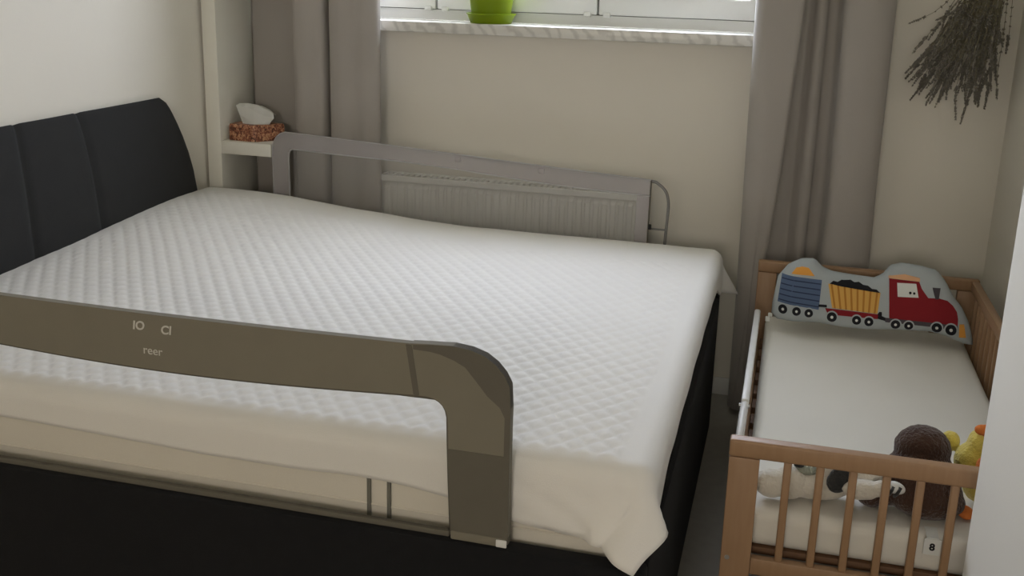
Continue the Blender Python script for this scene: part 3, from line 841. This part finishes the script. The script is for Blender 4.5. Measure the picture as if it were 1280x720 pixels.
# barred wall side
box('side_top_rail', 0.630, 0.655, CY0 + PD + 0.001, CY1 - PD - 0.001, 0.620, 0.654, 'wood', cot, bevel=0.005)
box('side_bottom_rail', 0.630, 0.655, CY0 + PD + 0.001, CY1 - PD - 0.001, 0.300, 0.345, 'wood', cot, bevel=0.004)
bm = bmesh.new(); bx(bm, -0.008, 0.008, -0.0082, 0.0082, -0.1375, 0.1375, 0.003)
for f in bm.faces: f.smooth = True
sbar = bpy.data.meshes.new('bar'); bm.to_mesh(sbar); bm.free(); sbar.materials.append(MT['wood'])
nb = 21; y0 = CY0 + PD; span = CY1 - PD - y0
for i in range(nb):
    link_mesh('bar', sbar, None, cot, (0.6425, y0 + span * (i + 1) / (nb + 1), 0.4825))
box('side_rail', CX0 + 0.002, CX0 + 0.027, CY0 + PD + 0.001, CY1 - PD - 0.001, 0.300, 0.365, 'wood', cot, bevel=0.004)
nsl = 13
for i in range(nsl):
    yy = 2.20 + i * (3.57 - 2.20) / (nsl - 1)
    box('slat', -0.030, 0.629, yy - 0.035, yy + 0.035, 0.365, 0.383, 'slat', cot, bevel=0.003)
# white guard on the open side
gd = box('side_guard', -0.055, -0.035, 2.66, 3.47, 0.498, 0.530, 'white_paint', cot, bevel=0.006)
gd['label'] = 'white bar along the open side of the cot'
bm = bmesh.new(); tube(bm, catmull([(-0.045, 2.67, 0.513), (-0.046, 2.60, 0.510), (-0.047, 2.52, 0.498), (-0.048, 2.475, 0.482)], 4), 0.0105, 10)
finish('guard_end', bm, 'white_paint', gd, smooth=True)
bm = bmesh.new(); tube(bm, [(-0.060, 2.655, 0.512), (-0.032, 2.655, 0.512)], 0.006, 12); finish('joint_pin', bm, 'steel', gd, smooth=True, angle=40)
bm = bmesh.new(); tube(bm, [(-0.048, 2.473, 0.486), (-0.047, 2.44, 0.462), (-0.046, 2.42, 0.44)], [0.013, 0.012, 0.010], 10); finish('rubber_cap', bm, 'rubber', gd, smooth=True, angle=40)
for y in (2.44, 2.70, 3.42):
    bm = bmesh.new(); tube(bm, [(-0.045, y, 0.50 if y > 2.5 else 0.45), (-0.045, y, 0.34)], 0.006, 8)
    finish('guard_leg', bm, 'white_paint', gd, smooth=True, angle=40)

# cot mattress
cm = thing('cot_mattress', 'cot mattress in a cream fitted sheet inside the wooden cot', 'mattress', (0.30, 2.88, 0.384))
bm = bmesh.new(); nx, ny = 30, 60
mx0, mx1, my0, my1, mz0, mz1, rr = -0.018, 0.624, 2.158, 3.612, 0.384, 0.473, 0.028
def soft(t): return t
rows = []
sec = []   # cross section angle table
ylist = [my0 + rr * (1 - math.cos(math.radians(q * 15))) for q in range(7)]
ylist += [my0 + rr + (my1 - my0 - 2 * rr) * k / ny for k in range(1, ny)]
ylist += [my1 - rr * (1 - math.cos(math.radians(q * 15))) for q in range(6, -1, -1)]
R0 = rr
for y in ylist:
    ey = min(y - my0, my1 - y)
    inset = R0 - math.sqrt(max(0, R0 * R0 - max(0, R0 - ey) ** 2)) if ey < R0 else 0.0
    rr = max(0.002, R0 - inset)
    ring = []
    hx0, hx1, hz0, hz1 = mx0 + inset, mx1 - inset, mz0 + inset, mz1 - inset
    pts = []
    for (cx, cz, a0) in ((hx1 - rr, hz0 + rr, -90), (hx1 - rr, hz1 - rr, 0), (hx0 + rr, hz1 - rr, 90), (hx0 + rr, hz0 + rr, 180)):
        for q in range(5):
            a = math.radians(a0 + 90 * q / 4); pts.append((cx + rr * math.cos(a), cz + rr * math.sin(a)))
        if a0 == 0:
            for q in range(1, 24):
                xx = (hx1 - rr) + ((hx0 + rr) - (hx1 - rr)) * q / 24
                pts.append((xx, hz1))
    for (x, z) in pts:
        dz = 0.0
        if z > mz1 - 0.02:
            dz = 0.0035 * noise.noise(Vector((x * 6, y * 2.5, 0.4))) + 0.0016 * noise.noise(Vector((x * 22, y * 5, 2.4)))
        ring.append(bm.verts.new((x, y, z + dz)))
    rows.append(ring)
for P, Q in zip(rows, rows[1:]):
    n = len(P)
    for k in range(n): bm.faces.new((P[k], P[(k + 1) % n], Q[(k + 1) % n], Q[k]))
bm.faces.new(rows[0]); bm.faces.new(rows[-1])
finish('fitted_sheet', bm, 'cot_sheet', cm, smooth=True, angle=70)

# ------------------------------------------------------------------ train pillow
pw = thing('train_pillow', 'train-shaped pillow with two wagons and a red engine in the cot', 'pillow', (0.31, 3.53, 0.475))
TOP = [(0.001, 0.560), (0.002, 0.602), (0.010, 0.644), (0.041, 0.684), (0.082, 0.704), (0.122, 0.707), (0.151, 0.683), (0.181, 0.673), (0.250, 0.668), (0.314, 0.665), (0.341, 0.680), (0.360, 0.707), (0.395, 0.718), (0.452, 0.714), (0.504, 0.705), (0.533, 0.675), (0.558, 0.633), (0.587, 0.602), (0.614, 0.554), (0.626, 0.504)]
BOT = [(0.001, 0.530), (0.016, 0.512), (0.074, 0.509), (0.143, 0.514), (0.225, 0.508), (0.288, 0.508), (0.340, 0.512), (0.418, 0.518), (0.495, 0.522), (0.548, 0.513), (0.600, 0.496), (0.626, 0.494)]
PX0, PX1 = 0.0, 0.627
PYC = 3.515
def p_y(x, z):
    """front surface of the pillow at (x, z)"""
    zt = lerp_table(TOP, x); zb = lerp_table(BOT, x)
    s = (z - zb) / max(0.01, zt - zb)
    s = max(0.0, min(1.0, s))
    endf = min(1.0, math.sqrt(max(0, min(x - PX0, PX1 - x)) / 0.06))
    th = 0.040 * endf * (max(0.0, 1 - (2 * s - 1) ** 4)) ** 0.5
    lean = (z - 0.50) * 0.42
    return PYC - 0.075 + lean - th, PYC - 0.075 + lean + th
bm = bmesh.new(); nu, nv = 64, 22
F, K = [], []
for i in range(nu + 1):
    x = PX0 + (PX1 - PX0) * i / nu; zt = lerp_table(TOP, x); zb = lerp_table(BOT, x)
    cf, cb = [], []
    for j in range(nv + 1):
        s = 0.5 - 0.5 * math.cos(math.pi * j / nv); z = zb + (zt - zb) * s
        a, b = p_y(x, z)
        cf.append(bm.verts.new((x, a, z))); cb.append(bm.verts.new((x, b, z)))
    F.append(cf); K.append(cb)
for G in (F, K):
    for P, Q in zip(G, G[1:]):
        for j in range(nv): bm.faces.new((P[j], Q[j], Q[j + 1], P[j + 1]))
for i in range(nu):
    bm.faces.new((F[i][0], F[i + 1][0], K[i + 1][0], K[i][0])); bm.faces.new((F[i][nv], F[i + 1][nv], K[i + 1][nv], K[i][nv]))
bmesh.ops.remove_doubles(bm, verts=bm.verts, dist=0.0004)
finish('cushion', bm, 'pillow', pw, smooth=True)

def patch(name, poly, material, lift, parent, cuts=3):
    bm = bmesh.new()
    f = bm.faces.new([bm.verts.new((x, 0, z)) for x, z in poly])
    bmesh.ops.triangulate(bm, faces=[f])
    for _ in range(cuts):
        es = [e for e in bm.edges if e.calc_length() > 0.012]
        if not es: break
        bmesh.ops.subdivide_edges(bm, edges=es, cuts=1, use_grid_fill=False)
        bmesh.ops.triangulate(bm, faces=[g for g in bm.faces if len(g.verts) > 3])
    for v in bm.verts: v.co.y = p_y(v.co.x, v.co.z)[0] - lift
    r = bmesh.ops.extrude_face_region(bm, geom=list(bm.faces))
    bmesh.ops.translate(bm, verts=[g for g in r['geom'] if isinstance(g, bmesh.types.BMVert)], vec=(0, lift + 0.0005, 0))
    return finish(name, bm, material, parent, smooth=True, angle=50)
def disc(c, r, n=20): return [(c[0] + r * math.cos(2 * math.pi * k / n), c[1] + r * math.sin(2 * math.pi * k / n)) for k in range(n)]
wag = patch('blue_wagon', [(0.022, 0.656), (0.150, 0.652), (0.148, 0.562), (0.016, 0.571)], 'p_blue', 0.0025, pw, 4)
for k in range(5):
    t = (k + 0.6) / 5.2
    za, zb_ = 0.656 + (0.571 - 0.656) * t, 0.652 + (0.562 - 0.652) * t
    xa_ = 0.022 - 0.006 * t
    patch('stripe', [(xa_ + 0.002, za), (0.148, zb_), (0.148, zb_ - 0.0032), (xa_ + 0.002, za - 0.0032)], 'p_navy', 0.0035, wag, 3)
patch('sand_heap', [(0.052, 0.662), (0.066, 0.681), (0.085, 0.686), (0.105, 0.684), (0.126, 0.662)], 'p_orange', 0.0022, pw)
yw = patch('yellow_wagon', [(0.171, 0.643), (0.334, 0.631), (0.330, 0.568), (0.189, 0.572)], 'p_tan', 0.0025, pw, 4)
for k in range(8):
    t = (k + 0.5) / 8
    xt_, xb_ = 0.171 + 0.163 * t, 0.189 + 0.141 * t
    zt_, zb_ = 0.643 - 0.012 * t, 0.572 - 0.004 * t
    patch('stripe', [(xt_ - 0.003, zt_), (xt_ + 0.003, zt_), (xb_ + 0.003, zb_), (xb_ - 0.003, zb_)], 'p_amber', 0.0033, yw, 3)
patch('coal_heap', [(0.176, 0.644), (0.186, 0.652), (0.200, 0.650), (0.212, 0.657), (0.226, 0.653), (0.239, 0.659), (0.252, 0.653), (0.266, 0.655), (0.280, 0.648), (0.295, 0.647), (0.308, 0.639), (0.322, 0.639), (0.332, 0.631), (0.300, 0.6325), (0.25, 0.636), (0.21, 0.639)], 'p_black', 0.004, pw)
patch('wagon_chassis', [(0.168, 0.569), (0.332, 0.566), (0.332, 0.552), (0.178, 0.551)], 'p_red', 0.003, pw)
patch('coupling', [(0.146, 0.578), (0.172, 0.579), (0.173, 0.572), (0.146, 0.571)], 'p_black', 0.003, pw)
patch('coupling', [(0.330, 0.566), (0.336, 0.574), (0.343, 0.574), (0.344, 0.562), (0.362, 0.556), (0.358, 0.548), (0.332, 0.553)], 'p_black', 0.0028, pw)
loco = patch('red_engine', [(0.357, 0.676), (0.449, 0.674), (0.458, 0.655), (0.463, 0.634), (0.480, 0.629), (0.513, 0.631), (0.538, 0.626), (0.555, 0.613), (0.568, 0.596), (0.573, 0.575), (0.573, 0.555), (0.367, 0.557)], 'p_red', 0.0025, pw, 4)
patch('cab_window', [(0.382, 0.666), (0.440, 0.668), (0.450, 0.628), (0.387, 0.625)], 'p_white', 0.0036, loco)
patch('driver_mark', disc((0.424, 0.640), 0.0042, 10), 'p_black', 0.0045, loco, 1)
patch('driver_mark', disc((0.436, 0.6395), 0.0038, 10), 'p_black', 0.0045, loco, 1)
patch('cab_roof', [(0.355, 0.683), (0.404, 0.692), (0.450, 0.685), (0.451, 0.675), (0.355, 0.677)], 'p_peach', 0.003, pw)
patch('chimney', [(0.490, 0.661), (0.514, 0.661), (0.513, 0.654), (0.509, 0.652), (0.511, 0.629), (0.501, 0.628), (0.498, 0.652), (0.492, 0.653)], 'p_grey', 0.003, pw)
patch('engine_chassis', [(0.355, 0.558), (0.573, 0.557), (0.575, 0.543), (0.356, 0.545)], 'p_grey', 0.003, pw)
patch('bumper', [(0.578, 0.560), (0.593, 0.560), (0.602, 0.520), (0.580, 0.521)], 'p_orange', 0.0025, pw)
for (c, r) in (((0.035, 0.551), 0.0145), ((0.079, 0.550), 0.0138), ((0.118, 0.548), 0.0135), ((0.191, 0.544), 0.0155), ((0.268, 0.542), 0.0140), ((0.306, 0.541), 0.0140), ((0.388, 0.540), 0.0145), ((0.428, 0.540), 0.0135), ((0.512, 0.543), 0.0155), ((0.554, 0.542), 0.0165)):
    w_ = patch('wheel', disc(c, r), 'p_black', 0.0045, pw, 3)
    patch('wheel_rim', [(c[0] + (r + 0.0042) * math.cos(2 * math.pi * k / 20), c[1] + (r + 0.0042) * math.sin(2 * math.pi * k / 20)) for k in range(20)], 'pillow', 0.0036, w_, 3)
    patch('hub', disc(c, r * 0.30, 12), 'p_white', 0.0056, w_, 1)
bm = bmesh.new()
bx(bm, -0.018, -0.003, 3.452, 3.460, 0.494, 0.512, 0.003); bx(bm, -0.010, 0.004, 3.452, 3.458, 0.512, 0.526, 0.003)
o = finish('care_label', bm, 'p_white', pw, smooth=True, angle=40)

# ------------------------------------------------------------------ soft toys at the foot of the cot
MZ = 0.474
br = thing('brown_soft_toy', 'dark brown plush toy with a round fluffy head leaning on the cot bars', 'soft toy', (0.345, 2.30, MZ))
blob('body', [((0.350, 2.285, 0.540), (0.088, 0.078, 0.070)), ((0.352, 2.315, 0.602), (0.061, 0.056, 0.054)), ((0.365, 2.25, 0.515), (0.080, 0.055, 0.043)),
              ((0.252, 2.262, 0.504), (0.034, 0.036, 0.030)), ((0.285, 2.270, 0.520), (0.045, 0.042, 0.040)), ((0.41, 2.28, 0.512), (0.034, 0.045, 0.040))],
     'plush_brown', br, 0.005, 5, fuzz=0.0016)
bm = bmesh.new(); bx(bm, 0.3555, 0.3895, 2.1475, 2.1495, 0.437, 0.4735, 0.0008); bx(bm, 0.360, 0.385, 2.1490, 2.20, 0.4735, 0.4755, 0.0005)
lab = finish('care_label', bm, 'p_white', br)
text_mesh('label_print', '8', 0.022, 0.3725, 0.455, 2.1468, 'p_black', lab, bold=0.0008)

wt = thing('white_soft_toy', 'cream and dark grey plush toy lying along the barred foot end of the cot', 'soft toy', (0.13, 2.25, MZ))
blob('body', [((0.125, 2.262, 0.512), (0.085, 0.048, 0.038)), ((0.035, 2.225, 0.512), (0.036, 0.036, 0.032)), ((0.020, 2.215, 0.518), (0.022, 0.028, 0.026)),
              ((0.075, 2.235, 0.515), (0.040, 0.035, 0.038)), ((0.165, 2.275, 0.530), (0.052, 0.048, 0.046)),
              ((0.225, 2.196, 0.541), (0.042, 0.026, 0.022), (0, -8, 0)), ((0.262, 2.188, 0.553), (0.028, 0.020, 0.018), (0, -10, 0)), ((0.23, 2.245, 0.560), (0.045, 0.03, 0.020))],
     'plush_white', wt, 0.004, 5, fuzz=0.001)
blob('ear', [((0.178, 2.218, 0.546), (0.025, 0.014, 0.034), (0, 25, 0))], 'plush_grey', wt, 0.003, 3, fuzz=0.0008)
blob('belly_patch', [((0.108, 2.245, 0.548), (0.028, 0.020, 0.012))], 'plush_sage', wt, 0.003, 3)
blob('nose', [((0.091, 2.235, 0.560), (0.012, 0.008, 0.006))], 'plush_grey', wt, 0.002, 2)
for i, x in enumerate((0.279, 0.293)):
    bm = bmesh.new(); tube(bm, [(x - 0.004, 2.177, 0.545), (x, 2.169, 0.555), (x + 0.006, 2.176, 0.567)], 0.004, 8)
    finish('paw_stripe', bm, 'plush_grey', wt, smooth=True)
blob('paw', [((0.290, 2.188, 0.560), (0.022, 0.016, 0.013), (0, 12, 0))], 'p_white', wt, 0.003, 3)

ye = thing('yellow_soft_toy', 'yellow plush bird with orange crest beside the brown soft toy', 'soft toy', (0.47, 2.33, MZ))
blob('body', [((0.50, 2.35, 0.532), (0.056, 0.055, 0.058)), ((0.468, 2.335, 0.580), (0.046, 0.045, 0.045)), ((0.478, 2.335, 0.620), (0.034, 0.036, 0.040)), ((0.418, 2.385, 0.600), (0.022, 0.024, 0.024))],
     'plush_yellow', ye, 0.005, 5, fuzz=0.0014)
blob('crest', [((0.468, 2.315, 0.664), (0.017, 0.013, 0.012)), ((0.480, 2.318, 0.662), (0.014, 0.012, 0.016))], 'plush_orange', ye, 0.003, 3)
blob('beak', [((0.470, 2.272, 0.597), (0.013, 0.018, 0.022))], 'plush_orange', ye, 0.003, 3)
for x in (0.45, 0.50):
    blob('foot', [((x, 2.268, 0.487), (0.018, 0.028, 0.011))], 'plush_orange', ye, 0.003, 2)
